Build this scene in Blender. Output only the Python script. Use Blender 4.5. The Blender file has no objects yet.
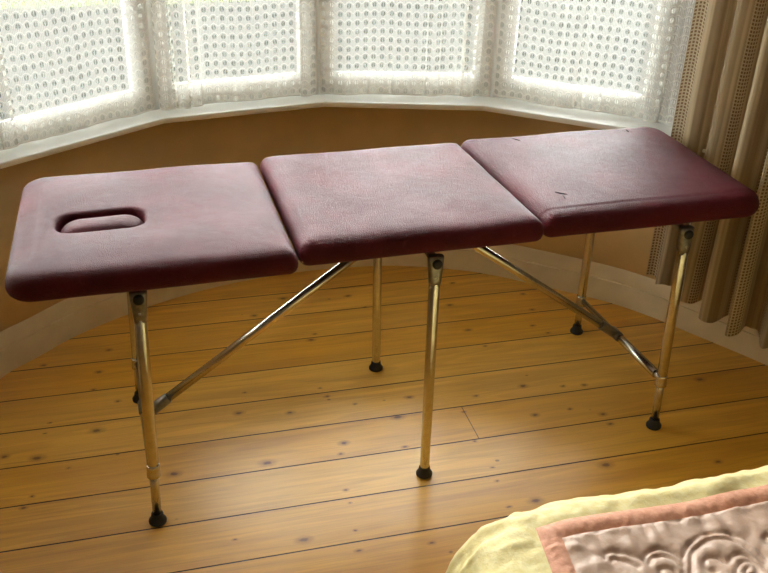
import bpy, bmesh, math, random
from mathutils import Vector, Matrix
random.seed(7)
PI = math.pi
sc = bpy.context.scene
COL = sc.collection

# ------------------------------------------------------------------ helpers
def link(o, parent=None):
    COL.objects.link(o)
    if parent is not None:
        o.parent = parent
    return o

def obj(name, bm, mat, parent=None, smooth=True, loc=None):
    """link a bmesh as ONE mesh object (world coordinates; origin moved to loc)"""
    bmesh.ops.recalc_face_normals(bm, faces=bm.faces)
    me = bpy.data.meshes.new(name)
    if loc is None and parent is None and len(bm.verts):
        xs = [v.co.x for v in bm.verts]; ys = [v.co.y for v in bm.verts]; zs = [v.co.z for v in bm.verts]
        loc = ((min(xs) + max(xs)) / 2, (min(ys) + max(ys)) / 2, min(zs))
    off = Vector(loc) if loc is not None else Vector((0, 0, 0))
    base = Vector((0, 0, 0))
    p = parent
    while p is not None:
        base += p.location; p = p.parent
    if parent is not None and loc is None:
        off = base.copy()
    for v in bm.verts:
        v.co -= off
    bm.to_mesh(me); bm.free()
    for p in me.polygons:
        p.use_smooth = smooth
    me.materials.append(mat)
    o = bpy.data.objects.new(name, me)
    o.location = off - base
    link(o, parent)
    return o

def tag(o, label=None, cat=None, group=None, kind=None):
    if label: o['label'] = label
    if cat: o['category'] = cat
    if group: o['group'] = group
    if kind: o['kind'] = kind
    return o

def thing(name, label, cat, loc=(0, 0, 0), group=None):
    o = bpy.data.objects.new(name, None)
    o.empty_display_size = .05
    o.location = loc
    link(o)
    return tag(o, label, cat, group)

def box(bm, a, b, bevel=0.0, seg=2, M=None):
    cx, cy, cz = [(a[i] + b[i]) / 2 for i in range(3)]
    m = Matrix.Translation((cx, cy, cz)) @ Matrix.Diagonal((b[0] - a[0], b[1] - a[1], b[2] - a[2], 1))
    r = bmesh.ops.create_cube(bm, size=1, matrix=m)
    vs = r['verts']
    if bevel:
        es = list({e for v in vs for e in v.link_edges})
        g = bmesh.ops.bevel(bm, geom=es, offset=bevel, segments=seg, affect='EDGES', profile=.5)
        vs = list({v for f in g['faces'] for v in f.verts} | {v for v in vs if v.is_valid})
    if M is not None:
        for v in vs:
            v.co = M @ v.co
    return vs

def tube(bm, pts, rad, n=20, caps=True):
    """swept round tube through pts; rad a number or one per point"""
    pts = [Vector(p) for p in pts]
    if not hasattr(rad, '__len__'):
        rad = [rad] * len(pts)
    rings = []
    for i, p in enumerate(pts):
        if i == 0: d = pts[1] - p
        elif i == len(pts) - 1: d = p - pts[i - 1]
        else: d = (pts[i + 1] - p).normalized() + (p - pts[i - 1]).normalized()
        if d.length < 1e-9: d = pts[-1] - pts[0]
        d.normalize()
        ref = Vector((0, 1, 0)) if abs(d.y) < .9 else Vector((1, 0, 0))
        a = d.cross(ref).normalized(); b = d.cross(a)
        rings.append([bm.verts.new(p + (a * math.cos(t) + b * math.sin(t)) * rad[i])
                      for t in [2 * PI * k / n for k in range(n)]])
    for r0, r1 in zip(rings, rings[1:]):
        for k in range(n):
            bm.faces.new((r0[k], r0[(k + 1) % n], r1[(k + 1) % n], r1[k]))
    if caps:
        bm.faces.new(rings[0]); bm.faces.new(rings[-1])

def along(p, q, prof):
    """points and radii of a lathe profile [(distance_from_p, radius)] along p->q"""
    p = Vector(p); q = Vector(q); d = (q - p).normalized()
    return [p + d * t for t, r in prof], [r for t, r in prof]

def strip(bm, path, z0, z1, thick, out_sign=1):
    """vertical wall following a 2-D path, thickened to the left of travel * out_sign"""
    n = len(path)
    nor = []
    for i in range(n):
        a = Vector(path[max(i - 1, 0)]); b = Vector(path[min(i + 1, n - 1)])
        d = (b - a).normalized()
        nor.append(Vector((-d.y, d.x)) * out_sign)
    prev = None
    for i in range(n):
        p = Vector(path[i]); o = p + nor[i] * thick
        cur = [bm.verts.new((p.x, p.y, z0)), bm.verts.new((p.x, p.y, z1)),
               bm.verts.new((o.x, o.y, z1)), bm.verts.new((o.x, o.y, z0))]
        if prev:
            for k in range(4):
                bm.faces.new((prev[k], cur[k], cur[(k + 1) % 4], prev[(k + 1) % 4]))
        else:
            bm.faces.new(cur)
        prev = cur
    bm.faces.new(prev)

def spline(pts, n=10):
    """Catmull-Rom through 2-D points"""
    P = [Vector(p) for p in pts]
    P = [P[0] * 2 - P[1]] + P + [P[-1] * 2 - P[-2]]
    out = []
    for i in range(1, len(P) - 2):
        for k in range(n):
            t = k / n
            out.append(.5 * ((2 * P[i]) + (P[i + 1] - P[i - 1]) * t + (2 * P[i - 1] - 5 * P[i] + 4 * P[i + 1] - P[i + 2]) * t * t
                             + (3 * P[i] - P[i - 1] - 3 * P[i + 1] + P[i + 2]) * t ** 3))
    out.append(P[-2])
    return [tuple(v) for v in out]

# ------------------------------------------------------------------ node helpers
class NT:
    def __init__(s, name):
        s.m = bpy.data.materials.new(name); s.m.use_nodes = True
        s.t = s.m.node_tree; s.N = s.t.nodes; s.L = s.t.links
        s.N.clear()
        s.out = s.N.new('ShaderNodeOutputMaterial')
    def _set(s, sock, v):
        if isinstance(v, bpy.types.NodeSocket): s.L.new(v, sock)
        elif v is not None: sock.default_value = v
    def math(s, op, a, b=None, c=None, clamp=False):
        n = s.N.new('ShaderNodeMath'); n.operation = op; n.use_clamp = clamp
        for i, v in enumerate((a, b, c)):
            if v is not None: s._set(n.inputs[i], v)
        return n.outputs[0]
    def vmath(s, op, a, b=None, out=0):
        n = s.N.new('ShaderNodeVectorMath'); n.operation = op
        s._set(n.inputs[0], a)
        if b is not None: s._set(n.inputs[1], b)
        return n.outputs[out]
    def sep(s, v):
        n = s.N.new('ShaderNodeSeparateXYZ'); s._set(n.inputs[0], v); return n.outputs
    def comb(s, x, y, z):
        n = s.N.new('ShaderNodeCombineXYZ')
        for i, v in enumerate((x, y, z)): s._set(n.inputs[i], v)
        return n.outputs[0]
    def noise(s, vec, scale=5, detail=3, rough=.5, dist=0, color=False):
        n = s.N.new('ShaderNodeTexNoise'); s._set(n.inputs['Vector'], vec)
        n.inputs['Scale'].default_value = scale; n.inputs['Detail'].default_value = detail
        n.inputs['Roughness'].default_value = rough; n.inputs['Distortion'].default_value = dist
        return n.outputs['Color' if color else 'Fac']
    def smooth(s, v, lo, hi, a=0., b=1.):
        n = s.N.new('ShaderNodeMapRange'); n.interpolation_type = 'SMOOTHSTEP'
        s._set(n.inputs[0], v)
        for i, x in enumerate((lo, hi, a, b)): n.inputs[i + 1].default_value = x
        return n.outputs[0]
    def mix(s, f, a, b):
        n = s.N.new('ShaderNodeMix'); n.data_type = 'RGBA'
        s._set(n.inputs[0], f)
        for k, v in ((6, a), (7, b)):
            if isinstance(v, bpy.types.NodeSocket): s.L.new(v, n.inputs[k])
            else: n.inputs[k].default_value = (*v, 1)
        return n.outputs[2]
    def bump(s, h, strength=.3, dist=.001):
        n = s.N.new('ShaderNodeBump'); s._set(n.inputs['Height'], h)
        n.inputs['Strength'].default_value = strength; n.inputs['Distance'].default_value = dist
        return n.outputs[0]
    def pbsdf(s, color, rough=.5, metal=0, normal=None, **kw):
        n = s.N.new('ShaderNodeBsdfPrincipled')
        if isinstance(color, tuple): color = (*color, 1)
        s._set(n.inputs['Base Color'], color); s._set(n.inputs['Roughness'], rough)
        n.inputs['Metallic'].default_value = metal
        if normal is not None: s.L.new(normal, n.inputs['Normal'])
        for k, v in kw.items(): s._set(n.inputs[k.replace('_', ' ')], v)
        return n.outputs[0]
    def done(s, sh):
        s.L.new(sh, s.out.inputs[0]); return s.m
    def pos(s):
        return s.N.new('ShaderNodeNewGeometry').outputs['Position']
    def uv(s):
        return s.N.new('ShaderNodeTexCoord').outputs['UV']
    def attr(s, name):
        n = s.N.new('ShaderNodeAttribute'); n.attribute_name = name; return n.outputs['Fac']

def plain(name, col, rough=.5, metal=0, nscale=40, bump=.1, var=.08, **kw):
    t = NT(name)
    nz = t.noise(t.pos(), nscale, 3)
    c = t.mix(t.smooth(nz, .3, .7), tuple(x * (1 - var) for x in col), tuple(min(1, x * (1 + var)) for x in col))
    return t.done(t.pbsdf(c, rough, metal, t.bump(nz, bump, .001), **kw))

# ------------------------------------------------------------------ materials
TH, OFF, BW = -.0246, -.2876, .1497
KNOTS = [(-0.333, 0.13, 2), (-0.483, 0.05, 2), (-0.565, 0.075, 1.5), (-0.406, -0.01, 0.7), (-0.489, -0.098, 0.8), (-0.507, -0.136, 1), (-0.147, -0.099, 2), (-0.274, 0.253, 1), (-0.467, 0.15, 0.6), (-0.456, 0.195, 0.7), (0.049, 0.116, 1.6), (0.188, 0.083, 1.4), (0.306, 0.134, 1), (0.295, 0.179, 0.7), (0.375, 0.079, 0.8), (0.537, 0.074, 1.4), (0.476, -0.008, 2), (0.303, -0.083, 1.6), (0.09, -0.114, 2.2), (0.285, -0.125, 1), (0.264, -0.264, 0.9), (0.262, -0.312, 0.6), (0.127, -0.407, 2), (0.243, -0.472, 1), (0.416, -0.491, 1), (0.458, -0.138, 1), (-0.029, -0.366, 0.7), (0.251, -0.407, 0.7), (0.08, 0.209, 0.8), (0.882, 0.047, 1.6), (0.998, 0.018, 1), (1.062, 0.008, 1.2), (0.858, -0.093, 1.4), (1.048, -0.182, 1.1), (0.951, -0.338, 2.2), (0.714, -0.418, 2), (1.049, -0.135, 1.4), (0.655, -0.274, 0.7), (0.647, -0.326, 0.7), (0.64, -0.422, 0.8), (0.727, 0.033, 1), (0.968, -0.091, 1), (0.286, 0.72, 1.7), (0.173, 0.63, 1.4), (0.245, 0.637, 1.2), (0.506, 0.686, 1.4), (0.544, 0.6, 0.9), (0.324, 0.44, 1.5), (0.344, 0.472, 0.9), (0.89, 0.691, 1.3), (0.829, 0.547, 1.4), (1.105, 0.56, 1.2), (1.092, 0.453, 1.2), (0.833, 0.381, 1.5), (1.052, 0.357, 1.1), (0.852, 0.278, 1), (1.082, 0.304, 1), (-0.482, 0.488, 1), (-0.292, 0.529, 1.2), (-0.324, 0.414, 1.4), (-0.339, 0.327, 1), (0.665, -0.03, 0.8), (0.65, -0.161, 0.8), (1.3, .12, 1.6), (1.42, -.05, 1.8), (1.25, -.4, 1.4)]

def mat_floor():
    t = NT('pine_boards')
    p = t.sep(t.pos())
    c, s = math.cos(TH), math.sin(TH)
    bx = t.math('ADD', t.math('MULTIPLY', p[0], c), t.math('MULTIPLY', p[1], s))
    by = t.math('ADD', t.math('MULTIPLY', p[0], -s), t.math('MULTIPLY', p[1], c))
    k = t.math('DIVIDE', t.math('SUBTRACT', by, OFF), BW)
    wig = t.math('MULTIPLY', t.math('SUBTRACT', t.noise(t.comb(bx, 0., 0.), 3, 2), .5), .012)
    k = t.math('ADD', k, wig)
    fk = t.math('FLOOR', k); fr = t.math('FRACT', k)
    wn = t.N.new('ShaderNodeTexWhiteNoise'); wn.noise_dimensions = '1D'; t.L.new(fk, wn.inputs['W'])
    rnd = wn.outputs['Value']; r10 = t.math('MULTIPLY', rnd, 17.)
    # knots
    q = t.comb(t.math('MULTIPLY', bx, .62), by, 0.)
    warp = t.vmath('SCALE', t.vmath('SUBTRACT', t.noise(t.pos(), 60, 2, color=True), (.5, .5, .5)), None)
    warp.node.inputs['Scale'].default_value = .006
    q = t.vmath('ADD', q, warp)
    dmin = None
    for (x, y, sz) in KNOTS:
        kx, ky = (x * c + y * s) * .62, -x * s + y * c
        n = t.vmath('DISTANCE', q, (kx, ky, 0.), out='Value')
        d = t.math('DIVIDE', n, .0038 * sz)
        dmin = d if dmin is None else t.math('MINIMUM', dmin, d)
    # grain bends round the knots
    push = t.math('DIVIDE', .012, t.math('ADD', dmin, 1.2))
    gy = t.math('ADD', by, push)
    v1 = t.comb(t.math('ADD', t.math('MULTIPLY', bx, .9), r10), t.math('MULTIPLY', gy, 11.), r10)
    broad = t.noise(v1, 2.2, 4, .55, .6)
    ring = t.math('FRACT', t.math('MULTIPLY', t.noise(v1, .9, 2, .5, .3), 9.))
    ring = t.math('MULTIPLY', t.smooth(ring, .0, .75), t.smooth(ring, .8, 1., 1., 0.))
    v2 = t.comb(t.math('MULTIPLY', bx, 3.), t.math('MULTIPLY', gy, 130.), r10)
    fine = t.noise(v2, 2., 3, .6)
    col = t.mix(rnd, (.80, .40, .036), (.92, .53, .085))
    col = t.mix(t.math('MULTIPLY', t.smooth(broad, .35, .75), .5), col, (.50, .21, .026))
    col = t.mix(t.math('MULTIPLY', ring, .30), col, (.52, .22, .030))
    col = t.mix(t.math('MULTIPLY', t.smooth(fine, .45, .75), .25), col, (.30, .12, .03))
    patch = t.noise(t.pos(), 1.6, 3)
    col = t.mix(t.math('MULTIPLY', t.smooth(patch, .4, .7), .22), col, (.84, .52, .17))
    # small flecks and nail holes
    vor = t.N.new('ShaderNodeTexVoronoi'); vor.inputs['Scale'].default_value = 9.
    t.L.new(t.comb(t.math('MULTIPLY', bx, .7), by, 0.), vor.inputs['Vector'])
    fleck = t.smooth(vor.outputs['Distance'], .022, .05, 1., 0.)
    col = t.mix(t.math('MULTIPLY', fleck, .6), col, (.10, .04, .012))
    col = t.mix(t.smooth(dmin, .9, 2.6, .42, 0.), col, (.30, .11, .02))
    col = t.mix(t.smooth(dmin, .4, 1.15, .80, 0.), col, (.13, .05, .014))
    # gaps, one butt joint
    edge = t.math('MULTIPLY', t.math('MINIMUM', fr, t.math('SUBTRACT', 1., fr)), BW)
    gapw = t.math('ADD', .0014, t.math('MULTIPLY', t.noise(t.comb(bx, fk, 0.), 5, 2), .0014))
    gap = t.math('SUBTRACT', 1., t.smooth(t.math('DIVIDE', edge, gapw), .55, 1.25), clamp=True)
    jx = t.smooth(t.math('ABSOLUTE', t.math('SUBTRACT', bx, .668)), .0006, .0018, 1., 0.)
    jy = t.math('COMPARE', fk, 1., .1)
    joint = t.math('MULTIPLY', t.math('MULTIPLY', jx, jy), .7)
    dark = t.math('MAXIMUM', gap, joint)
    col = t.mix(dark, col, (.012, .005, .002))
    h = t.math('SUBTRACT', t.math('MULTIPLY', t.math('ADD', fine, t.math('MULTIPLY', broad, 1.5)), .12), t.math('MULTIPLY', dark, 1.))
    und = t.noise(t.comb(t.math('MULTIPLY', bx, .6), by, 0.), 9, 2)
    h = t.math('ADD', h, t.math('MULTIPLY', und, .35))
    rough = t.math('ADD', .27, t.math('MULTIPLY', t.noise(t.pos(), 6, 4), .16))
    return t.done(t.pbsdf(col, rough, 0, t.bump(h, .45, .0016), Specular_IOR_Level=.4, Coat_Weight=t.math('MULTIPLY', t.math('SUBTRACT', 1., dark, clamp=True), .5), Coat_Roughness=.33, Coat_IOR=1.45))

def mat_vinyl(ridge=False):
    t = NT('maroon_vinyl')
    P = t.pos()
    vor = t.N.new('ShaderNodeTexVoronoi'); vor.feature = 'DISTANCE_TO_EDGE'; vor.inputs['Scale'].default_value = 260.
    w = t.vmath('ADD', P, t.vmath('MULTIPLY', t.noise(P, 90, 2, color=True), (.006, .006, .006)))
    t.L.new(w, vor.inputs['Vector'])
    grain = t.smooth(vor.outputs['Distance'], .0, .25)
    n2 = t.noise(P, 22, 3); n3 = t.noise(P, 420, 2)
    h = t.math('ADD', t.math('MULTIPLY', grain, .5), t.math('ADD', t.math('MULTIPLY', n2, 1.1), t.math('MULTIPLY', n3, .5)))
    if ridge:                             # pressed line along the near edge of the foot section
        py = t.sep(P)[1]
        py = t.math('ADD', py, t.math('MULTIPLY', t.math('SUBTRACT', t.noise(P, 6, 2), .5), .006))
        h = t.math('ADD', h, t.smooth(py, -.212, -.196, 0., 2.6))
    c = t.mix(t.smooth(t.noise(P, 7, 3), .35, .7), (.078, .0052, .0120), (.110, .0090, .0180))
    c = t.mix(t.math('MULTIPLY', t.smooth(t.noise(P, 55, 4, .65), .55, .75), .25), c, (.20, .045, .055))
    r = t.math('ADD', .40, t.math('MULTIPLY', t.noise(P, 30, 4), .14))
    return t.done(t.pbsdf(c, r, 0, t.bump(h, .9, .0015), IOR=1.45, Specular_IOR_Level=.22, Coat_Weight=.0, Coat_Roughness=.5, Coat_IOR=1.5))

def mat_lace():
    t = NT('lace_net')
    uv = t.sep(t.uv())
    p = .0272
    U = t.math('DIVIDE', uv[0], p); V = t.math('DIVIDE', uv[1], p)
    wob = t.noise(t.uv(), 40, 2)
    U = t.math('ADD', U, t.math('MULTIPLY', wob, .18))
    u = t.math('SUBTRACT', t.math('FRACT', U), .5)
    v = t.math('SUBTRACT', t.math('FRACT', V), .5)
    au = t.math('ABSOLUTE', u)
    e = t.math('ADD', t.math('POWER', t.math('DIVIDE', au, .25), 2.), t.math('POWER', t.math('ABSOLUTE', t.math('DIVIDE', v, .31)), 2.))
    hole = t.smooth(e, .75, 1.15, 1., 0.)
    mid = t.smooth(au, .03, .06, 0., 1.)
    hole = t.math('MULTIPLY', hole, t.math('ADD', .45, t.math('MULTIPLY', mid, .55)))
    vl = t.math('SUBTRACT', .45, t.math('MULTIPLY', t.math('MULTIPLY', u, u), 1.5))
    line = t.smooth(t.math('ABSOLUTE', t.math('SUBTRACT', v, vl)), .035, .085, 1., 0.)
    thr = t.math('ABSOLUTE', t.math('SUBTRACT', t.math('FRACT', t.math('MULTIPLY', U, 6.)), .5))
    net = t.math('ADD', .62, t.math('MULTIPLY', t.smooth(thr, .15, .3), .2))
    net = t.math('ADD', net, t.math('MULTIPLY', t.math('SUBTRACT', t.noise(t.uv(), 260, 2), .5), .35))
    a = t.math('MULTIPLY', net, t.math('SUBTRACT', 1., t.math('MULTIPLY', hole, .76)))
    a = t.math('MAXIMUM', a, t.math('MULTIPLY', line, .97))
    ed = t.smooth(t.attr('edge'), .004, .009, .97, 0.)
    ed2 = t.smooth(t.math('ABSOLUTE', t.math('SUBTRACT', t.attr('edge'), .034)), .002, .005, .9, 0.)
    band = t.smooth(t.attr('edge'), .030, .036, .42, 0.)
    a = t.math('MAXIMUM', a, t.math('MAXIMUM', ed, band), clamp=True)
    d = t.N.new('ShaderNodeBsdfDiffuse'); d.inputs[0].default_value = (.86, .84, .79, 1)
    tr = t.N.new('ShaderNodeBsdfTranslucent'); tr.inputs[0].default_value = (.84, .83, .79, 1)
    m1 = t.N.new('ShaderNodeMixShader'); m1.inputs[0].default_value = LACE_T
    t.L.new(d.outputs[0], m1.inputs[1]); t.L.new(tr.outputs[0], m1.inputs[2])
    tp = t.N.new('ShaderNodeBsdfTransparent')
    m2 = t.N.new('ShaderNodeMixShader'); t.L.new(a, m2.inputs[0])
    t.L.new(tp.outputs[0], m2.inputs[1]); t.L.new(m1.outputs[0], m2.inputs[2])
    return t.done(m2.outputs[0])
LACE_T = .115

def mat_drape():
    t = NT('striped_drape')
    uv = t.sep(t.uv())
    per = .150
    f = t.math('FRACT', t.math('DIVIDE', uv[0], per))
    band = t.math('MULTIPLY', t.smooth(f, .0, .02), t.smooth(f, .25, .27, 1., 0.))
    sq = .0098
    cu = t.math('SUBTRACT', t.math('FRACT', t.math('DIVIDE', uv[0], sq)), .5)
    cv = t.math('SUBTRACT', t.math('FRACT', t.math('DIVIDE', uv[1], sq)), .5)
    sqm = t.math('MULTIPLY', t.smooth(t.math('ABSOLUTE', cu), .27, .34, 1., 0.), t.smooth(t.math('ABSOLUTE', cv), .27, .34, 1., 0.))
    st = t.noise(t.comb(t.math('MULTIPLY', uv[0], 60.), t.math('MULTIPLY', uv[1], .3), 0.), 1.3, 3)
    weave = t.noise(t.comb(t.math('MULTIPLY', uv[0], 900.), t.math('MULTIPLY', uv[1], 200.), 0.), 1., 2)
    base = t.mix(t.smooth(st, .35, .65), (.38, .275, .15), (.57, .44, .27))
    pale = t.math('MULTIPLY', t.smooth(f, .52, .56), t.smooth(f, .74, .78, 1., 0.))
    base = t.mix(t.math('MULTIPLY', pale, .8), base, (.26, .17, .085))
    bc = t.mix(sqm, (.58, .47, .31), (.22, .13, .055))
    col = t.mix(band, base, bc)
    h = t.math('ADD', weave, t.math('MULTIPLY', sqm, 1.2))
    sh = t.pbsdf(col, .75, 0, t.bump(h, .35, .0007), Sheen_Weight=.15)
    trl = t.N.new('ShaderNodeBsdfTranslucent'); t.L.new(col, trl.inputs[0])
    m = t.N.new('ShaderNodeMixShader'); m.inputs[0].default_value = .18
    t.L.new(sh, m.inputs[1]); t.L.new(trl.outputs[0], m.inputs[2])
    return t.done(m.outputs[0])

def mat_cloth(name, c1, c2, rough=.6, weave=700, sheen=.2, crump=60):
    t = NT(name)
    P = t.pos()
    n = t.noise(P, crump, 4, .6); w = t.noise(P, weave, 2)
    c = t.mix(t.smooth(n, .3, .7), c1, c2)
    h = t.math('ADD', t.math('MULTIPLY', n, 1.6), t.math('MULTIPLY', w, .3))
    return t.done(t.pbsdf(c, rough, 0, t.bump(h, .5, .0022), Sheen_Weight=sheen))

def mat_glass():
    t = NT('window_glass')
    tp = t.N.new('ShaderNodeBsdfTransparent'); tp.inputs[0].default_value = (.96, .98, .97, 1)
    gl = t.N.new('ShaderNodeBsdfGlossy'); gl.inputs['Roughness'].default_value = .02
    fr = t.N.new('ShaderNodeFresnel'); fr.inputs[0].default_value = 1.45
    m = t.N.new('ShaderNodeMixShader'); t.L.new(fr.outputs[0], m.inputs[0])
    t.L.new(tp.outputs[0], m.inputs[1]); t.L.new(gl.outputs[0], m.inputs[2])
    return t.done(m.outputs[0])

def mat_ground(name, c1, c2, scale):
    t = NT(name)
    n = t.noise(t.pos(), scale, 5, .6)
    return t.done(t.pbsdf(t.mix(t.smooth(n, .35, .65), c1, c2), 1., 0, t.bump(n, .5, .02), Specular_IOR_Level=0.))

M = {
    'floor': mat_floor(), 'vinyl': mat_vinyl(), 'vinyl_ridge': mat_vinyl(True), 'lace': mat_lace(), 'drape': mat_drape(), 'glass': mat_glass(),
    'wall': plain('ochre_wall_paint', (.62, .425, .19), .7, nscale=9, bump=.15, var=.05),
    'wall_room': plain('cream_wall_paint', (.36, .30, .21), .8, nscale=9, bump=.1, var=.03),
    'ceiling': plain('white_ceiling_paint', (.86, .84, .79), .85, nscale=9, bump=.1, var=.02),
    'skirt': plain('cream_gloss_paint', (.72, .58, .36), .34, nscale=14, bump=.12, var=.05),
    'white': plain('white_gloss_paint', (.88, .88, .85), .4, nscale=16, bump=.12, var=.03),
    'chrome': plain('worn_chrome', (.62, .58, .50), .22, 1.0, nscale=70, bump=.05, var=.06),
    'bracket': plain('dull_steel', (.25, .235, .21), .38, .95, nscale=90, bump=.2, var=.15),
    'rubber': plain('black_rubber', (.018, .015, .014), .55, nscale=120, bump=.3, var=.2),
    'board': plain('dark_underboard', (.06, .035, .025), .8, nscale=60, bump=.4, var=.3),
    'crease': plain('vinyl_tear', (.035, .006, .010), .7, nscale=200, bump=.3, var=.2),
    'satin': mat_cloth('mushroom_satin', (.56, .345, .235), (.68, .47, .345), .36, 900, .3, 45),
    'pink': mat_cloth('salmon_cotton', (.68, .28, .15), (.78, .36, .21), .62, 900, .2, 90),
    'yellow': mat_cloth('lemon_cotton', (.88, .71, .27), (.93, .79, .38), .6, 900, .25, 70),
    'mattress': mat_cloth('white_ticking', (.75, .72, .65), (.8, .78, .7), .8, 500, .1, 40),
    'lining': mat_cloth('white_lining', (.78, .74, .66), (.84, .80, .72), .8, 900, .1, 30),
    'drive': mat_ground('grey_paving', (.0045, .0052, .0046), (.0085, .0092, .0080), 1.4),
    'lawn': mat_ground('lawn_green', (.022, .025, .012), (.030, .033, .016), 2.5),
    'bedwood': plain('bed_base_wood', (.25, .14, .07), .5, nscale=20, bump=.2, var=.2),
}

# ------------------------------------------------------------------ camera
C0 = Vector((-0.17282803702222455, -1.977551907260762, 1.5761307845211465))
yaw, pit, rol, FPX = 0.2943665736462828, 0.509518664853798, 0.032059836692431905, 919.0684877917197
fw = Vector((math.sin(yaw) * math.cos(pit), math.cos(yaw) * math.cos(pit), -math.sin(pit)))
r_ = Vector((math.cos(yaw), -math.sin(yaw), 0)); u_ = r_.cross(fw)
R2 = r_ * math.cos(rol) + u_ * math.sin(rol); U2 = u_ * math.cos(rol) - r_ * math.sin(rol)
cd = bpy.data.cameras.new('camera'); cam = bpy.data.objects.new('camera', cd); link(cam)
cd.sensor_fit = 'HORIZONTAL'; cd.sensor_width = 36; cd.lens = FPX / 768 * 36
cd.clip_start = .02
cam.matrix_world = Matrix(((R2.x, U2.x, -fw.x, C0.x), (R2.y, U2.y, -fw.y, C0.y), (R2.z, U2.z, -fw.z, C0.z), (0, 0, 0, 1)))
sc.camera = cam

# ------------------------------------------------------------------ room shell
BASE = [(-.90, -.50), (-.885, -.25), (-.83, -.02), (-.735, .22), (-.601, .444), (-.494, .543), (-.377, .644), (-.197, .748), (-.04, .815),
        (.125, .862), (.33, .892), (.527, .891), (.72, .865), (.903, .797), (1.02, .735), (1.132, .65), (1.351, .459), (1.46, .325), (1.539, .193), (1.671, -.036), (1.76, -.25), (1.81, -.50)]
base = spline(BASE, 6)                    # room face of the skirting board
def offset(path, d):
    out = []
    n = len(path)
    for i in range(n):
        a = Vector(path[max(i - 1, 0)]); b = Vector(path[min(i + 1, n - 1)]); t = (b - a).normalized()
        out.append((path[i][0] - t.y * d, path[i][1] + t.x * d))
    return out
wallp = offset(base, .018)
ZS = .65                                   # sill top
XL, XR, YB, YF, ZC = -2.1, 2.6, -.50, -3.9, 2.5

bm = bmesh.new()
outl = [(XL, YF), (XL, YB)] + offset(base, .02) + [(XR, YB), (XR, YF)]
vs = [bm.verts.new((x, y, 0)) for x, y in outl]; lo = [bm.verts.new((x, y, -.04)) for x, y in outl]
bm.faces.new(vs); bm.faces.new(lo)
for i in range(len(vs)):
    bm.faces.new((vs[i], vs[(i + 1) % len(vs)], lo[(i + 1) % len(vs)], lo[i]))
tag(obj('floor', bm, M['floor'], smooth=False), kind='structure')

bm = bmesh.new(); strip(bm, wallp, 0, ZS - .021, .10)
tag(obj('wall_bay', bm, M['wall']), kind='structure')

# skirting board: plinth, step and bevelled moulding swept along the curve
prof = [(0.0, 0.0), (0.0, .076), (.0015, .0795), (.0065, .081), (.0068, .084), (.0085, .099), (.0115, .112), (.0150, .121), (.0165, .1275), (.0178, .129), (.0180, 0.0)]
bm = bmesh.new(); rows = []
for d, z in prof:
    rows.append([bm.verts.new((x, y, z)) for x, y in offset(base, d)])
for r0, r1 in zip(rows, rows[1:]):
    for i in range(len(base) - 1):
        bm.faces.new((r0[i], r0[i + 1], r1[i + 1], r1[i]))
sk = obj('baseboard_bay', bm, M['skirt'], smooth=True)
sk.data.set_sharp_from_angle(angle=math.radians(30)); tag(sk, kind='structure')

# frame corners (inner face) and sill front corners
FM = [(-.84, .10), (-.53, .548), (-.07, .838), (.452, .892), (1.005, .762), (1.425, .425), (1.715, -.06), (1.83, -.50)]
SF = [(-.855, -.50), (-.80, .04), (-.50, .477), (-.050, .76), (.457, .822), (.95, .684), (1.337, .37), (1.575, -.08), (1.70, -.50)]
FMo = [(-.90, -.50)] + FM
def offs_poly(P, d):
    out = []
    for i in range(len(P)):
        p = Vector(P[i])
        if i == 0: t = (Vector(P[1]) - p).normalized(); n = Vector((-t.y, t.x)); out.append(p + n * d); continue
        if i == len(P) - 1: t = (p - Vector(P[i - 1])).normalized(); n = Vector((-t.y, t.x)); out.append(p + n * d); continue
        t0 = (p - Vector(P[i - 1])).normalized(); t1 = (Vector(P[i + 1]) - p).normalized()
        n0 = Vector((-t0.y, t0.x)); n1 = Vector((-t1.y, t1.x)); m = (n0 + n1).normalized()
        out.append(p + m * (d / m.dot(n0)))
    return [tuple(v) for v in out]
bm = bmesh.new()
outer = offs_poly(FMo, .13)
rows = []
sprof = [('f', .014, ZS - .022), ('f', .012, ZS - .012), ('f', .0, ZS - .010), ('f', 0., ZS - .003), ('f', .0015, ZS - .0008), ('f', .005, ZS), ('o', 0, ZS), ('o', 0, ZS - .022)]
for kind, d, z in sprof:
    P = offs_poly(SF, d) if kind == 'f' else outer
    rows.append([bm.verts.new((x, y, z)) for x, y in P])
rows.append(rows[0])
for r0, r1 in zip(rows, rows[1:]):
    for i in range(len(SF) - 1):
        bm.faces.new((r0[i], r0[i + 1], r1[i + 1], r1[i]))
sl = obj('trim_1', bm, M['white'], smooth=False)
tag(sl, 'white gloss window sill following the bay', kind='structure')

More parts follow.
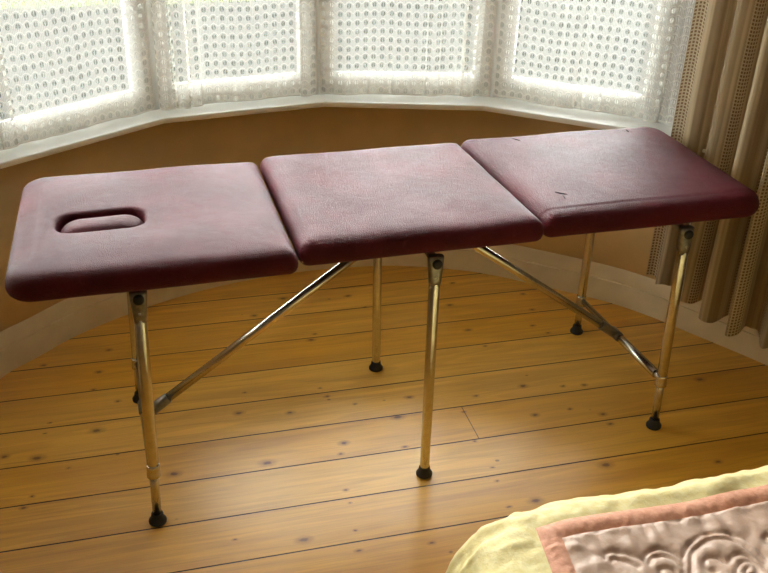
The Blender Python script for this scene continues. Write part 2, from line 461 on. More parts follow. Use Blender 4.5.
# window units on the first five facets
ZT = 2.12
def facet_matrix(a, b):
    a = Vector((*a, 0)); b = Vector((*b, 0)); ex = (b - a).normalized(); ey = Vector((-ex.y, ex.x, 0))
    return Matrix(((ex.x, ey.x, 0, a.x), (ex.y, ey.y, 0, a.y), (0, 0, 1, 0), (0, 0, 0, 1))), (b - a).length
for i in range(5):
    Mx, L = facet_matrix(FM[i], FM[i + 1])
    bm = bmesh.new()
    g = .006; jw = .052
    # outer box
    box(bm, (g, .012, ZS), (g + .022, .085, ZT), .002, 1, Mx); box(bm, (L - g - .022, .012, ZS), (L - g, .085, ZT), .002, 1, Mx)
    box(bm, (g + .022, .012, ZS), (L - g - .022, .085, ZS + .024), .002, 1, Mx); box(bm, (g + .022, .012, ZT - .03), (L - g - .022, .085, ZT), .002, 1, Mx)
    fr = obj('window_%d' % (i + 1), bm, M['white'], smooth=False)
    tag(fr, kind='structure')
    bm = bmesh.new()   # opening casement
    z0, z1 = ZS + .0235, ZT - .0295
    x0, x1 = g + .0215, L - g - .0215
    for a, b in (((x0, .022, z0), (x0 + .032, .040, z1)), ((x1 - .032, .022, z0), (x1, .040, z1)),
                 ((x0 + .032, .022, z0), (x1 - .032, .040, z0 + .046)), ((x0 + .032, .022, z1 - .045), (x1 - .032, .040, z1))):
        box(bm, a, b, .004, 2, Mx)
    obj('casement', bm, M['white'], fr, smooth=False)
    bm = bmesh.new(); box(bm, (x0 + .03, .028, z0 + .042), (x1 - .03, .032, z1 - .04), 0, 1, Mx)
    obj('glass_pane', bm, M['glass'], fr, smooth=False)
    # portal: only guides sampling of the sky light through this window
    ld = bpy.data.lights.new('sky_portal', 'AREA'); ld.shape = 'RECTANGLE'; ld.size = L; ld.size_y = ZT - ZS
    ld.cycles.is_portal = True
    lo_ = bpy.data.objects.new('sky_portal', ld); link(lo_)
    ex = Mx.to_3x3() @ Vector((1, 0, 0)); ey = Mx.to_3x3() @ Vector((0, 1, 0))
    cpos = Mx @ Vector((L / 2, .11, (ZS + ZT) / 2))
    # area lights shine along -Z ; point it into the room (-ey)
    z = ey; x = ex; y = z.cross(x)
    lo_.matrix_world = Matrix(((x.x, y.x, z.x, cpos.x), (x.y, y.y, z.y, cpos.y), (x.z, y.z, z.z, cpos.z), (0, 0, 0, 1)))
# corner posts between the facets
for i in range(1, 6):
    bm = bmesh.new()
    P = offs_poly(FM, .040)[i]; Pi = FM[i]
    tube(bm, [(P[0], P[1], ZS), (P[0], P[1], ZT)], .040, 16)
    if i == 5:                            # white architrave turning onto the solid wall
        Mx, L = facet_matrix(FM[5], FM[6]); box(bm, (-.02, -.004, ZS), (.20, .02, ZT), .003, 2, Mx)
    tag(obj('trim_%d' % (i + 1), bm, M['white']), kind='structure')

# solid wall right of the windows, lintel, room walls, ceiling
bm = bmesh.new()
strip(bm, [FM[5], FM[6], FM[7]], ZS, ZC, .10)
tag(obj('wall_bay_right', bm, M['wall'], smooth=False), kind='structure')
bm = bmesh.new(); strip(bm, [(-.90, -.50), FM[0]], ZS, ZC, .10)
tag(obj('wall_bay_left', bm, M['wall'], smooth=False), kind='structure')
bm = bmesh.new(); strip(bm, FM[:6], ZT, ZC, .10)
tag(obj('wall_lintel', bm, M['wall_room'], smooth=False), kind='structure')
for nm, a, b in (('wall_front_left', (XL - .1, YB, 0), (-.90, YB + .12, ZC)), ('wall_front_right', (1.83, YB, 0), (XR + .1, YB + .12, ZC)),
                 ('wall_left', (XL - .1, YF, 0), (XL, YB, ZC)), ('wall_right', (XR, YF, 0), (XR + .1, YB, ZC)),
                 ('wall_rear', (XL - .1, YF - .1, 0), (XR + .1, YF, ZC))):
    bm = bmesh.new(); box(bm, a, b)
    tag(obj(nm, bm, M['wall_room'], smooth=False), kind='structure')
bm = bmesh.new()
outl = [(XL - .1, YF - .1), (XL - .1, YB)] + [(-1.0, YB)] + offs_poly(FM, .12) + [(1.95, YB), (XR + .1, YB), (XR + .1, YF - .1)]
vs = [bm.verts.new((x, y, ZC)) for x, y in outl]; up = [bm.verts.new((x, y, ZC + .05)) for x, y in outl]
bm.faces.new(vs); bm.faces.new(up)
for i in range(len(vs)):
    bm.faces.new((vs[i], vs[(i + 1) % len(vs)], up[(i + 1) % len(vs)], up[i]))
tag(obj('ceiling', bm, M['ceiling'], smooth=False), kind='structure')

# outdoors: paving, then lawn
def ground(name, x0, y0, x1, y1, z, mat):
    bm = bmesh.new(); box(bm, (x0, y0, z - .1), (x1, y1, z))
    return tag(obj(name, bm, mat, smooth=False), kind='structure')
ground('paving', -14, 1.1, 16, 7.4, -.45, M['drive'])
ground('lawn', -26, 7.4, 28, 34, -.45, M['lawn'])

# ------------------------------------------------------------------ lace net curtains
def cloth_panel(bm, path, z_of, ztop, nz, uv_u, edge_ends=(True, True), hem=True):
    """path: dense list of (x,y); z_of(i): hem height; writes uv + edge attribute"""
    uvl = bm.loops.layers.uv.new('UVMap')
    el = bm.verts.layers.float.new('edge')
    n = len(path)
    grid = []; info = {}
    tot = uv_u[-1]
    for i, (x, y) in enumerate(path):
        col = []
        zb = z_of(i)
        for k in range(nz + 1):
            z = zb + (ztop - zb) * (k / nz) ** 1.0
            v = bm.verts.new((x, y, z))
            d = 9.
            if edge_ends[0]: d = min(d, uv_u[i])
            if edge_ends[1]: d = min(d, tot - uv_u[i])
            if hem: d = min(d, (z - zb) + (.0 if k else 0))
            v[el] = d
            info[v] = (uv_u[i], z - zb)
            col.append(v)
        grid.append(col)
    for i in range(n - 1):
        for k in range(nz):
            f = bm.faces.new((grid[i][k], grid[i + 1][k], grid[i + 1][k + 1], grid[i][k + 1]))
            for l in f.loops:
                l[uvl].uv = info[l.vert]
    return grid

def lace(label, a, b, s0, s1, bunches, seed, hemwave=.003, group=None):
    """net hanging in front of the facet a-b, from distance s0 to s1 along it; bunches: (centre, half width, amplitude, waves)"""
    rnd = random.Random(seed)
    Mx, L = facet_matrix(a, b)
    s1 = s1 if s1 else L - .005
    pts = []; n = 420
    ph = rnd.random() * 6
    for i in range(n + 1):
        s = s0 + (s1 - s0) * i / n
        d = -.009 + .003 * math.sin(s * 38 + ph) + .002 * math.sin(s * 83 + 2 * ph)
        xs = 0
        for c, w, amp, wv in bunches:
            q = (s - c) / w
            if abs(q) < 1:
                e = (math.cos(q * PI) + 1) / 2
                d += -amp * e * (.5 + .5 * math.cos(q * PI * wv)) 
                xs += .014 * e * math.sin(q * PI * wv * 1.0)
        p = Mx @ Vector((s + xs, d, 0)); pts.append((p.x, p.y))
    u = [0]
    for p, q in zip(pts, pts[1:]):
        u.append(u[-1] + math.hypot(q[0] - p[0], q[1] - p[1]) )
    bm = bmesh.new()
    def zof(i):
        s = i / n
        return ZS + .004 + hemwave * (1 + math.sin(s * 14 + ph * 2)) 
    cloth_panel(bm, pts, zof, 2.2, 110, u)
    o = obj('lace_curtain', bm, M['lace'])
    tag(o, label, 'curtain', 'lace net curtains in the bay window')
    return o
lace('lace net curtain at the far left edge, mostly cut off by the picture frame', FM[0], FM[1], .01, None, [(.1, .05, .012, 3)], 9)
lace('flat white lace net curtain on leftmost window, behind the end with the face hole', FM[1], FM[2], .005, None, [(.06, .05, .012, 3)], 2)
lace('lace net curtain on second window from left, bunched in narrow folds at its left edge', FM[2], FM[3], .005, None, [(.035, .045, .022, 2), (.085, .03, .018, 2), (.125, .03, .016, 2), (.48, .03, .015, 2)], 3)
lace('lace net curtain on third window from left, thick fold of net at its right', FM[3], FM[4], .005, None, [(.20, .12, .006, 3), (.37, .04, .012, 2), (.485, .045, .024, 3)], 4)
lace('lace net curtain on rightmost window, beside the striped drape', FM[4], FM[5], .008, .70, [(.25, .06, .012, 2), (.33, .06, .008, 2), (.52, .04, .014, 2), (.59, .05, .016, 3)], 5)

# ------------------------------------------------------------------ striped drape on the right
drape = thing('drape', 'cream and brown striped drape with rows of tiny checks, hanging in folds at right', 'drape', (1.45, -.1, .15))
dp = [(1.372, .262), (1.392, .236), (1.380, .205), (1.402, .178), (1.435, .185), (1.445, .160), (1.405, .125), (1.382, .092), (1.420, .072), (1.470, .078),
      (1.480, .050), (1.430, .010), (1.390, -.022), (1.425, -.040), (1.485, -.030), (1.500, -.052), (1.455, -.082), (1.412, -.112), (1.45, -.12), (1.50, -.09), (1.52, -.105), (1.495, -.15), (1.475, -.195), (1.51, -.205), (1.565, -.165), (1.585, -.18), (1.56, -.235), (1.55, -.275), (1.585, -.285), (1.64, -.24), (1.66, -.26), (1.635, -.31), (1.63, -.35), (1.67, -.36), (1.70, -.33)]
path = spline(dp, 8)
u = [0]
for p, q in zip(path, path[1:]): u.append(u[-1] + math.hypot(q[0] - p[0], q[1] - p[1]) * 1.0)
bm = bmesh.new()
nD = len(path)
def hemz(i):
    return .20 + .006 * math.sin(i * .35)
cloth_panel(bm, path, hemz, 2.3, 40, u, hem=True)
for v in bm.verts:                        # folds open out a little towards the hem
    z = v.co.z
    k = (z - .9)
    v.co.x += -.010 * math.sin(z * 3.1 + v.co.y * 14) * min(1, abs(k))
obj('fabric', bm, M['drape'], drape)
# white lining edge turned out below the table end
bm = bmesh.new()
prev = None
for k in range(17):
    t = k / 16
    c = Vector((1.352 + .040 * t, .058 + .046 * t, .205 + .30 * t))
    wd = .016 * (.75 + .35 * math.sin(PI * min(1, t * 1.6 + .2))) * (1 - .45 * t)
    ax = Vector((.80, -.60, 0)); nn = Vector((-.60, -.80, 0))
    ring = []
    for a, b in ((-1, 0), (-.4, .35), (.3, .15), (1, .0), (.3, -.25), (-.4, -.1)):
        ring.append(bm.verts.new(c + ax * wd * a + nn * .012 * b + Vector((0, 0, .010 * (1 + a) if k == 0 else 0))))
    if prev:
        for q in range(6): bm.faces.new((prev[q], prev[(q + 1) % 6], ring[(q + 1) % 6], ring[q]))
    else: bm.faces.new(ring)
    prev = ring
bm.faces.new(prev)
ln = obj('lining', bm, M['lining'], drape); ln['label'] = 'plain white lining edge'

# ------------------------------------------------------------------ massage table
table = thing('massage_table', 'folding maroon vinyl massage couch on chrome legs standing in the bay', 'massage table', (.46, 0, 0))
def rrect(cx, cy, hx, hy, r, n=8, m=14):
    """rounded rectangle points, counter-clockwise, fixed parametrisation"""
    r = min(r, hx, hy)
    pts = []
    cs = [(hx - r, -hy + r, -PI / 2), (hx - r, hy - r, 0), (-hx + r, hy - r, PI / 2), (-hx + r, -hy + r, PI)]
    for i, (x, y, a0) in enumerate(cs):
        for k in range(n + 1):
            a = a0 + PI / 2 * k / n
            pts.append((cx + x + r * math.cos(a), cy + y + r * math.sin(a)))
        nx, ny, na = cs[(i + 1) % 4]
        p = pts[-1]; q = (cx + nx + r * math.cos(na), cy + ny + r * math.sin(na))
        for k in range(1, m):
            pts.append((p[0] + (q[0] - p[0]) * k / m, p[1] + (q[1] - p[1]) * k / m))
    return pts
Z0, Z1 = .640, .699
def section(name, x0, x1, y0, y1, rl, rr, shear, hole=None, label=None, dz=0., crown=.005):
    cx, cy, hx, hy = (x0 + x1) / 2, (y0 + y1) / 2, (x1 - x0) / 2, (y1 - y0) / 2
    bm = bmesh.new()
    def R(inset):
        # left / right corner radii differ
        a = rrect(cx, cy, hx - inset, hy - inset, max(rl - inset * .6, .012)); b = rrect(cx, cy, hx - inset, hy - inset, max(rr - inset * .6, .012))
        out = []
        for p, q in zip(a, b):
            out.append(q if p[0] > cx else p)
        return out
    prof = [(.030, Z0 + .001), (.016, Z0), (.008, Z0 + .003), (.003, Z0 + .009), (.0005, Z0 + .017), (.0, Z0 + .024), (.0012, Z0 + .033), (.0046, Z0 + .0425), (.011, Z0 + .0502), (.0205, Z0 + .0555), (.033, Z0 + .0583), (.05, Z0 + .0595)]
    rings = [[(x, y, z) for x, y in R(i)] for i, z in prof]
    outer = R(.05)
    if hole:
        hcx, hcy, hhx, hhy, hr = hole
        big = rrect(hcx, hcy, hhx + .012, hhy + .012, hr + .012)
        steps = 10
        for k in range(1, steps + 1):
            t = k / steps
            rings.append([(p[0] + (q[0] - p[0]) * t, p[1] + (q[1] - p[1]) * t, Z0 + .0595 + crown * math.sin(PI * t) * .8) for p, q in zip(outer, big)])
        for ins, z in ((.007, -.001), (.003, -.004), (.0005, -.009), (0, -.016), (0, -.030), (.001, -.045)):
            rings.append([(x, y, Z0 + .0595 + z) for x, y in rrect(hcx, hcy, hhx + ins, hhy + ins, hr + ins)])
    else:
        inner = rrect(cx, cy, hx * .02, hy * .02, .001)
        steps = 12
        for k in range(1, steps + 1):
            t = k / steps
            rings.append([(p[0] + (q[0] - p[0]) * t, p[1] + (q[1] - p[1]) * t, Z0 + .0595 + crown * math.sin(PI / 2 * t)) for p, q in zip(outer, inner)])
    prev = None
    for r in rings:
        cur = []
        for x, y, z in r:
            fy = (y - cy) / hy; fx = (x - x0) / (x1 - x0)
            sx = shear[0] * (1 - fx) + shear[1] * fx
            # slight unevenness of upholstery
            wz = .0008 * math.sin(x * 23 + y * 9) + .0006 * math.sin(y * 31 - x * 12) if z > Z0 + .04 else 0
            cur.append(bm.verts.new((x + fy * sx, y + .0012 * math.sin(x * 17 + z * 40) * abs(fy), z + wz + dz)))
        if prev:
            n = len(cur)
            for i in range(n): bm.faces.new((prev[i], prev[(i + 1) % n], cur[(i + 1) % n], cur[i]))
        else:
            first = cur
        prev = cur
    bm.faces.new(first); bm.faces.new(prev)
    o = obj(name, bm, M['vinyl'], table)
    if label: o['label'] = label
    # underboard with a row of folded-over vinyl and staples
    bm = bmesh.new()
    e = .034
    ub = rrect(cx, cy, hx - e, hy - e, .02)
    a = [bm.verts.new((x + (y - cy) / hy * (shear[0] + shear[1]) / 2, y, Z0 - .006 + .0012 * math.sin(i * 2.1) + dz)) for i, (x, y) in enumerate(ub)]
    b = [bm.verts.new((x + (y - cy) / hy * (shear[0] + shear[1]) / 2, y, Z0 + .004 + dz)) for x, y in ub]
    n = len(a)
    for i in range(n): bm.faces.new((a[i], a[(i + 1) % n], b[(i + 1) % n], b[i]))
    bm.faces.new(a); bm.faces.new(b)
    obj('underboard', bm, M['board'], o, smooth=False)
    return o
secA = section('head_section', -.430, .1520, -.291, .262, .055, .018, (.006, .000), hole=(-.243, -.044, .094, .047, .036), label='section with the oblong face hole')
secB = section('middle_section', .1585, .7245, -.262, .286, .020, .018, (.000, -.008))
secC = section('foot_section', .7295, 1.337, -.252, .300, .020, .055, (-.008, .003), label='section with small tears near its edges')
secC.data.materials[0] = M['vinyl_ridge']
# plug filling the face hole
bm = bmesh.new()
rings = []
for k in range(5):
    rings.append([(x, y, .645 + .006 * k) for x, y in rrect(-.242, -.048, .086 + .0012 * k, .036 + .0012 * k, .034)])
for k in range(1, 12):
    a = PI / 2 * k / 12
    rings.append([(x, y, .669 + .032 * math.sin(a)) for x, y in rrect(-.242, -.050, .091 * math.cos(a) ** .42, .041 * math.cos(a) ** .62, .036 * math.cos(a) ** .62)])
prev = None
for r in rings:
    cur = [bm.verts.new((x, y, z + .0015 * (x + .238) / .08)) for x, y, z in r]
    if prev:
        for i in range(len(cur)): bm.faces.new((prev[i], prev[(i + 1) % len(cur)], cur[(i + 1) % len(cur)], cur[i]))
    else: f0 = cur
    prev = cur
cen = bm.verts.new((-.242, -.050, .7015))
for i in range(len(prev)): bm.faces.new((prev[i], prev[(i + 1) % len(prev)], cen))
bm.faces.new(f0)
pl = obj('face_plug', bm, M['vinyl'], secA); pl['label'] = 'padded oblong plug sitting in the face hole'
# tears in the foot section's cover
def crease(pts, w):
    bm = bmesh.new()
    tube(bm, pts, [w * .4] + [w] * (len(pts) - 2) + [w * .3], 8)
    obj('tear', bm, M['crease'], secC)
zt = Z1 + .0052
crease([(.812, -.128, zt), (.824, -.140, zt), (.835, -.148, zt)], .0022)
crease([(.824, -.140, zt), (.822, -.155, zt), (.818, -.172, zt)], .0014)
crease([(.862, .262, Z1 - .001), (.868, .240, zt - .003), (.872, .222, zt - .001)], .0016)
crease([(1.214, .251, Z1 + .001), (1.212, .238, zt - .002), (1.209, .226, zt - .001)], .0018)

# rails under the sections
def bar(name, pts, r, mat, parent, n=20):
    bm = bmesh.new(); tube(bm, pts, r, n); return obj(name, bm, mat, parent)

def foot(p, d, parent, R=.0208):
    """black rubber ferrule: bell shaped, resting on the floor"""
    bm = bmesh.new()
    P = Vector(p)
    prof = [(0.0, R * .86), (.002, R), (.007, R * 1.02), (.012, R * .86), (.018, R * .72), (.026, R * .68), (.029, R * .62)]
    tube(bm, [P + Vector((d[0] * z, d[1] * z, z)) for z, r in prof], [r for z, r in prof], 24)
    obj('rubber_foot', bm, M['rubber'], parent)

FEET = {('l', 'f'): (-.198, -.262), ('m', 'f'): (.473, -.257), ('r', 'f'): (1.161, -.221), ('l', 'b'): (-.213, .244), ('m', 'b'): (.481, .236), ('r', 'b'): (1.174, .285)}
TOPS = {('l', 'f'): (-.182, -.262), ('m', 'f'): (.470, -.252), ('r', 'f'): (1.118, -.243), ('l', 'b'): (-.190, .225), ('m', 'b'): (.478, .250), ('r', 'b'): (1.160, .270)}
HCS = {('l', 'f'): .160, ('l', 'b'): .132, ('r', 'f'): .166, ('r', 'b'): .126, ('m', 'f'): .15, ('m', 'b'): .15}
clampP = {}
for key in FEET:
    fx, fy = FEET[key]; tx, ty = TOPS[key]
    p = Vector((fx, fy, 0)); q = Vector((tx, ty, .628)); d = (q - p).normalized()
    at = lambda z: p + d * (z / d.z)
    dd = (d.x / d.z, d.y / d.z)
    front = key[1] == 'f'; sgn = -1 if front else 1
    end = key[0] != 'm'; HC = HCS[key]
    bm = bmesh.new()
    if end:
        tube(bm, [at(.012), at(HC + .03)], .0106, 22)
        tube(bm, [at(HC - .006), at(HC - .004), at(.585), at(.587)], [.0122, .0134, .0134, .0120], 22)
    else:
        tube(bm, [at(.012), at(.012 + .003), at(.585), at(.587)], [.0112, .0122, .0132, .0120], 22)
    leg = obj('leg', bm, M['chrome'], table)
    foot(p, dd, leg)
    if end:
        bm = bmesh.new()
        c0 = HC - .020
        tube(bm, [at(c0), at(c0 + .002), at(c0 + .010), at(c0 + .014), at(c0 + .026), at(c0 + .034), at(c0 + .036)],
             [.013, .0158, .0158, .0148, .0152, .0152, .0138], 24)
        # small fixing lug facing along the crossbar
        e = at(HC) ; w = Vector((0, -sgn, 0))
        tube(bm, [e + w * .006, e + w * .032], [.0088, .0088], 16)
        obj('clamp_collar', bm, M['chrome'], leg)
        clampP[key] = at(HC)
    # bracket: forked plate plus dark bolt head at the top
    bm = bmesh.new()
    t0 = at(.560); t1 = at(.632)
    ang = math.atan2(q.x - p.x, q.z - p.z)
    prof = [(.0, .0125, .0125), (.012, .0140, .0140), (.03, .0160, .0125), (.062, .0185, .0105), (.072, .0185, .0105)]
    prev = None
    for z, wx, wy in prof:
        c = at(.560 + z); cur = []
        for k in range(20):
            a = 2 * PI * k / 20
            cur.append(bm.verts.new((c.x + wx * math.copysign(abs(math.cos(a)) ** .6, math.cos(a)), c.y + wy * math.copysign(abs(math.sin(a)) ** .6, math.sin(a)), c.z)))
        if prev:
            for k in range(20): bm.faces.new((prev[k], prev[(k + 1) % 20], cur[(k + 1) % 20], cur[k]))
        else: bm.faces.new(cur)
        prev = cur
    bm.faces.new(prev)
    br = obj('bracket', bm, M['bracket'], leg)
    bm = bmesh.new(); c = at(.617)
    tube(bm, [c + Vector((0, sgn * .006, 0)), c + Vector((0, sgn * .016, 0)), c + Vector((0, sgn * .019, 0))], [.0115, .0115, .008], 18)
    obj('bolt', bm, M['rubber'], br)

# cross bars at the two end pairs, coupling in the middle, diagonal braces up to the middle rail
couple = {}
for side in ('l', 'r'):
    a = clampP[(side, 'f')]; b = clampP[(side, 'b')]
    mid = a.lerp(b, .52 if side == 'r' else .46)
    bm = bmesh.new()
    tube(bm, [a.lerp(b, .04), a.lerp(b, .96)], .0088, 20)
    cb = obj('crossbar', bm, M['chrome'], table)
    bm = bmesh.new()
    tube(bm, [a.lerp(b, .06), a.lerp(b, .062), a.lerp(b, .44), a.lerp(b, .47), a.lerp(b, .472)], [.0095, .0125, .0125, .0115, .009], 20)
    obj('sleeve', bm, M['chrome'], cb)
    bm = bmesh.new()
    tube(bm, [a.lerp(b, .48), a.lerp(b, .485), a.lerp(b, .575), a.lerp(b, .58)], [.0125, .0145, .0145, .0125], 20)
    for k in (.495, .565):
        box(bm, (a.lerp(b, k).x - .004, a.lerp(b, k).y - .003, a.lerp(b, k).z - .015), (a.lerp(b, k).x + .004, a.lerp(b, k).y + .003, a.lerp(b, k).z + .015), .002, 1)
    obj('coupling', bm, M['bracket'], cb)
    couple[side] = mid
for side, end in (('l', Vector((.500, .012, .618))), ('r', Vector((.525, .012, .618)))):
    a = couple[side]; d = (end - a).normalized()
    br = bar('diagonal_brace', [a + d * .035, end], .0118, M['chrome'], table)
    bm = bmesh.new()
    pts, rr = along(a, end, [(.004, .0125), (.010, .0145), (.060, .0145), (.072, .0138), (.074, .0120)])
    tube(bm, pts, rr, 20)
    c = a + d * .035
    tube(bm, [c + Vector((0, -.017, 0)), c + Vector((0, .017, 0))], .005, 12)
    obj('socket', bm, M['bracket'], br)
# middle and end rails beneath the boards
for key, y0, y1 in (('l', -.24, .215), ('m', -.24, .235), ('r', -.23, .255)):
    x = TOPS[(key, 'f')][0]; x2 = TOPS[(key, 'b')][0]
    bm = bmesh.new(); tube(bm, [(x, y0, .618), (x2, y1, .618)], .0105, 16)
    obj('rail', bm, M['bracket'], table)
# hinges joining the sections underneath
for x in (.148, .712):
    for y in (-.17, .18):
        bm = bmesh.new(); box(bm, (x - .028, y - .022, .6255), (x + .028, y + .022, .6295), .001, 1)
        tube(bm, [(x, y - .024, .6265), (x, y + .024, .6265)], .0045, 12)
        obj('hinge', bm, M['bracket'], table, smooth=False)

# ------------------------------------------------------------------ bed and quilt
X0, Y0, ZQ = .378, -1.020, .55
bed = thing('bed', 'bed in the lower right corner, hidden under the patchwork quilt', 'bed', (1.05, -2.1, 0))
bm = bmesh.new(); box(bm, (.41, -3.0, .30), (1.68, -1.05, .525), .05, 4); obj('mattress', bm, M['mattress'], bed)
bm = bmesh.new(); box(bm, (.42, -3.0, .12), (1.67, -1.06, .298), .008, 2); obj('bed_base', bm, M['bedwood'], bed, smooth=False)
for x in (.47, 1.62):
    for y in (-2.94, -1.12):
        bm = bmesh.new(); tube(bm, [(x, y, 0), (x, y, .12)], [.02, .028], 16); obj('leg', bm, M['bedwood'], bed)

SCR = [[(0.557, -1.165), (0.574, -1.129), (0.598, -1.107), (0.628, -1.095), (0.661, -1.1), (0.685, -1.117), (0.695, -1.141), (0.7, -1.161)], [(0.567, -1.168), (0.586, -1.132), (0.602, -1.118), (0.632, -1.108), (0.654, -1.111), (0.674, -1.127), (0.691, -1.173)], [(0.507, -1.126), (0.517, -1.115), (0.536, -1.108), (0.557, -1.118), (0.569, -1.137)], [(0.513, -1.132), (0.523, -1.123), (0.539, -1.122), (0.555, -1.133), (0.562, -1.151)], [(0.449, -1.111), (0.453, -1.1), (0.47, -1.1), (0.49, -1.11), (0.507, -1.126)], [(0.457, -1.117), (0.463, -1.112), (0.48, -1.121), (0.494, -1.136)], [(0.607, -1.169), (0.596, -1.162), (0.599, -1.149), (0.61, -1.141), (0.624, -1.143), (0.633, -1.158), (0.648, -1.148), (0.667, -1.148), (0.678, -1.165), (0.686, -1.181)], [(0.634, -1.185), (0.644, -1.17), (0.662, -1.161), (0.672, -1.171), (0.669, -1.186), (0.658, -1.191), (0.65, -1.183), (0.66, -1.174)], [(0.522, -1.157), (0.525, -1.148), (0.535, -1.147), (0.544, -1.153), (0.544, -1.163)], [(0.729, -1.121), (0.717, -1.128), (0.717, -1.138)]]
# the same scroll motif repeats along and down the panel beyond the frame
lines = []
base_l = [spline([(x + .014, y) for x, y in c], 5) for c in SCR]
for dx, dy in ((0, 0), (.30, .0), (.60, 0), (.12, -.13), (.42, -.13), (.72, -.13)):
    for l in base_l: lines.append([(x + dx, y + dy) for x, y in l])
segs = []
for l in lines:
    for p, q in zip(l, l[1:]): segs.append((p[0], p[1], q[0], q[1]))
cells = {}
for s_ in segs:
    for ix in range(int((min(s_[0], s_[2]) - .02) / .02) - 1, int((max(s_[0], s_[2]) + .02) / .02) + 1):
        for iy in range(int((min(s_[1], s_[3]) - .02) / .02) - 1, int((max(s_[1], s_[3]) + .02) / .02) + 1):
            cells.setdefault((ix, iy), []).append(s_)
def dist_line(x, y):
    best = .02
    for (ax, ay, bx, by) in cells.get((math.floor(x / .02), math.floor(y / .02)), ()):
        vx, vy = bx - ax, by - ay; L2 = vx * vx + vy * vy + 1e-12
        t = max(0, min(1, ((x - ax) * vx + (y - ay) * vy) / L2))
        d = math.hypot(x - ax - vx * t, y - ay - vy * t)
        if d < best: best = d
    return best
def interp(xs, ys, x):
    if x <= xs[0]: return ys[0]
    for a, b, c, d in zip(xs, xs[1:], ys, ys[1:]):
        if x <= b: return c + (d - c) * (x - a) / (b - a)
    return ys[-1]
PL = ([0, .05, .10, .15, .20, .26, .32, .40, .52], [0, .046, .084, .112, .132, .148, .160, .172, .182], [0, -.006, -.026, -.060, -.104, -.160, -.217, -.296, -.415])
PB = ([0, .03, .06, .09, .12, .16, .22, .40, .52], [0, .028, .050, .062, .067, .070, .074, .080, .085], [0, -.002, -.016, -.042, -.071, -.111, -.170, -.350, -.470])
from mathutils import noise as mn
def arange(a, b, st):
    n = max(1, round((b - a) / st)); return [a + (b - a) * k / n for k in range(n)]
PW = .034
ss = arange(-.52, -.30, .03) + arange(-.30, -.0, .007) + arange(0, PW, .0034) + arange(PW, .52, .0034) + arange(.52, 1.26, .03) + [1.26]
tt = arange(-1.95, -.42, .06) + arange(-.42, -PW, .0034) + arange(-PW, 0, .0034) + arange(0, .16, .006) + arange(.16, .52, .03) + [.52]
def qpoint(s, t):
    ds = max(0, -s); dt = max(0, t); dr = max(0, s - 1.20)
    d = math.hypot(ds, dt)
    if dr > 0 and ds == 0: d = math.hypot(dr, dt)
    x = X0 + max(0, min(s, 1.20)) + .15 * max(t, -.5) * (1 - max(0, min(1, s / 1.2))) * (1 if t < 0 else 0); y = Y0 + min(t, 0); z = ZQ
    if d > 0:
        if dr > 0: ang = math.atan2(dt, dr) / (PI / 2); prA = PB
        else: ang = math.atan2(dt, ds) / (PI / 2); prA = PL
        H = interp(prA[0], prA[1], d) * (1 - ang) + interp(PB[0], PB[1], d) * ang
        Z = interp(prA[0], prA[2], d) * (1 - ang) + interp(PB[0], PB[2], d) * ang
        dirx = (-ds if dr == 0 else dr) / d; diry = dt / d
        x += dirx * H; y += diry * H; z += Z
    # undulating edge and soft dents
    z += .007 * math.sin(s * 11 + 1.2) * math.exp(-((t) / .15) ** 2) * (1 if s > .05 else max(0, s / .05))
    z += .008 * math.exp(-((s - .345) / .05) ** 2 - ((t - .04) / .06) ** 2)
    h = 0
    if s > PW and t < -PW:                      # centre: quilted scrolls and puckers
        dl = dist_line(X0 + s, Y0 + t)
        h = .0065 * (1 - math.exp(-dl / .0045)) - .003
        e = min(s - PW, -PW - t)
        h *= min(1, e / .006) ; 
        k = math.exp(-e / .05)
        h += .0065 * k * mn.noise(Vector((s * 48 if -t < s else t * 55, (t if -t < s else s) * 9, 3.)))
        h += .0035 * mn.noise(Vector((s * 26, t * 26, 0))) + .0018 * mn.noise(Vector((s * 70, t * 45, 5.)))
    elif s > 0 and t < 0:                       # salmon strip with gathers across it
        e = min(s if s < PW else 1, -t if -t < PW else 1)
        w = max(0., math.sin(PI * min(1, e / PW)))
        along_ = s if -t < PW else t
        h = .0040 * w + .0022 * w * mn.noise(Vector((along_ * 130, e * 30, 9.)))
    else:
        q = mn.noise(Vector((s * 16, t * 22, 1.)))
        h = .006 * q + .0028 * mn.noise(Vector((s * 48, t * 60, 2.)))
        h = (h + .004) * min(1, d / .02)
        h += .009 * math.sin(math.atan2(dt, ds) * 9 + d * 20) * min(1, d / .15) * min(1, ds / .06)
    # displace along z on top, outwards on the drop
    f = min(1, d / .15)
    z += h * (1 - f)
    if d > 0: x += dirx * h * f * 1.4; y += diry * h * f * 1.4
    return (x, y, z)
P = [[qpoint(s, t) for t in tt] for s in ss]
quilt = thing('quilt', 'satin quilt with scroll stitching, salmon strip and lemon yellow border, spread over the bed', 'quilt', (1.0, -1.9, .5))
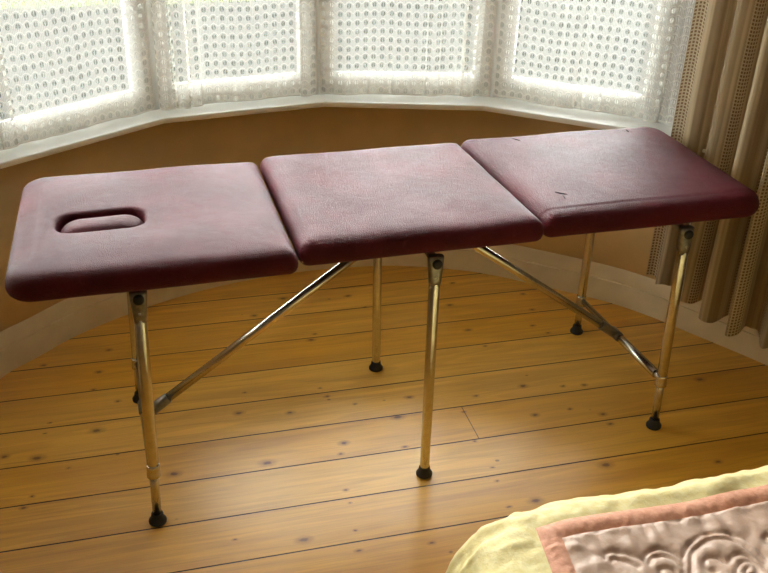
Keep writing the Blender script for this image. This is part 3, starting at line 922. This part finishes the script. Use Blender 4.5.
def zone(i, j):
    s = (ss[i] + ss[i + 1]) / 2; t = (tt[j] + tt[j + 1]) / 2
    if s < 0 or t > 0: return 2
    if s < PW or t > -PW: return 1
    return 0
for zi, nm, mt, lb in ((0, 'centre_panel', 'satin', 'mushroom satin panel stitched with scrolls'), (1, 'inner_border', 'pink', 'narrow salmon pink strip'), (2, 'outer_border', 'yellow', 'lemon yellow border hanging over the edge')):
    bm = bmesh.new(); vd = {}
    def V(i, j):
        if (i, j) not in vd: vd[(i, j)] = bm.verts.new(P[i][j])
        return vd[(i, j)]
    for i in range(len(ss) - 1):
        for j in range(len(tt) - 1):
            if zone(i, j) == zi: bm.faces.new((V(i, j), V(i + 1, j), V(i + 1, j + 1), V(i, j + 1)))
    o = obj(nm, bm, M[mt], quilt); o['label'] = lb

# ------------------------------------------------------------------ daylight
w = bpy.data.worlds.new('overcast_sky'); sc.world = w; w.use_nodes = True
nt = w.node_tree; nt.nodes.clear()
out = nt.nodes.new('ShaderNodeOutputWorld'); bg = nt.nodes.new('ShaderNodeBackground')
tc = nt.nodes.new('ShaderNodeTexCoord'); sx = nt.nodes.new('ShaderNodeSeparateXYZ'); mr = nt.nodes.new('ShaderNodeMapRange')
nt.links.new(tc.outputs['Generated'], sx.inputs[0]); nt.links.new(sx.outputs[2], mr.inputs[0])
mr.inputs[1].default_value = -.05; mr.inputs[2].default_value = .5
rp = nt.nodes.new('ShaderNodeMix'); rp.data_type = 'RGBA'
rp.inputs[6].default_value = (.80, .84, .86, 1); rp.inputs[7].default_value = (1, 1, .98, 1)
nt.links.new(mr.outputs[0], rp.inputs[0]); nt.links.new(rp.outputs[2], bg.inputs[0])
bg.inputs[1].default_value = 26.0
nt.links.new(bg.outputs[0], out.inputs[0])

sc.view_settings.view_transform = 'Standard'; sc.view_settings.look = 'None'
sc.view_settings.exposure = 0.62; sc.view_settings.gamma = 1; sc.view_settings.use_curve_mapping = False
sc.cycles.max_bounces = 10; sc.cycles.diffuse_bounces = 6; sc.cycles.glossy_bounces = 4
sc.cycles.transparent_max_bounces = 16; sc.cycles.use_denoising = True
sc.cycles.sample_clamp_indirect = 6
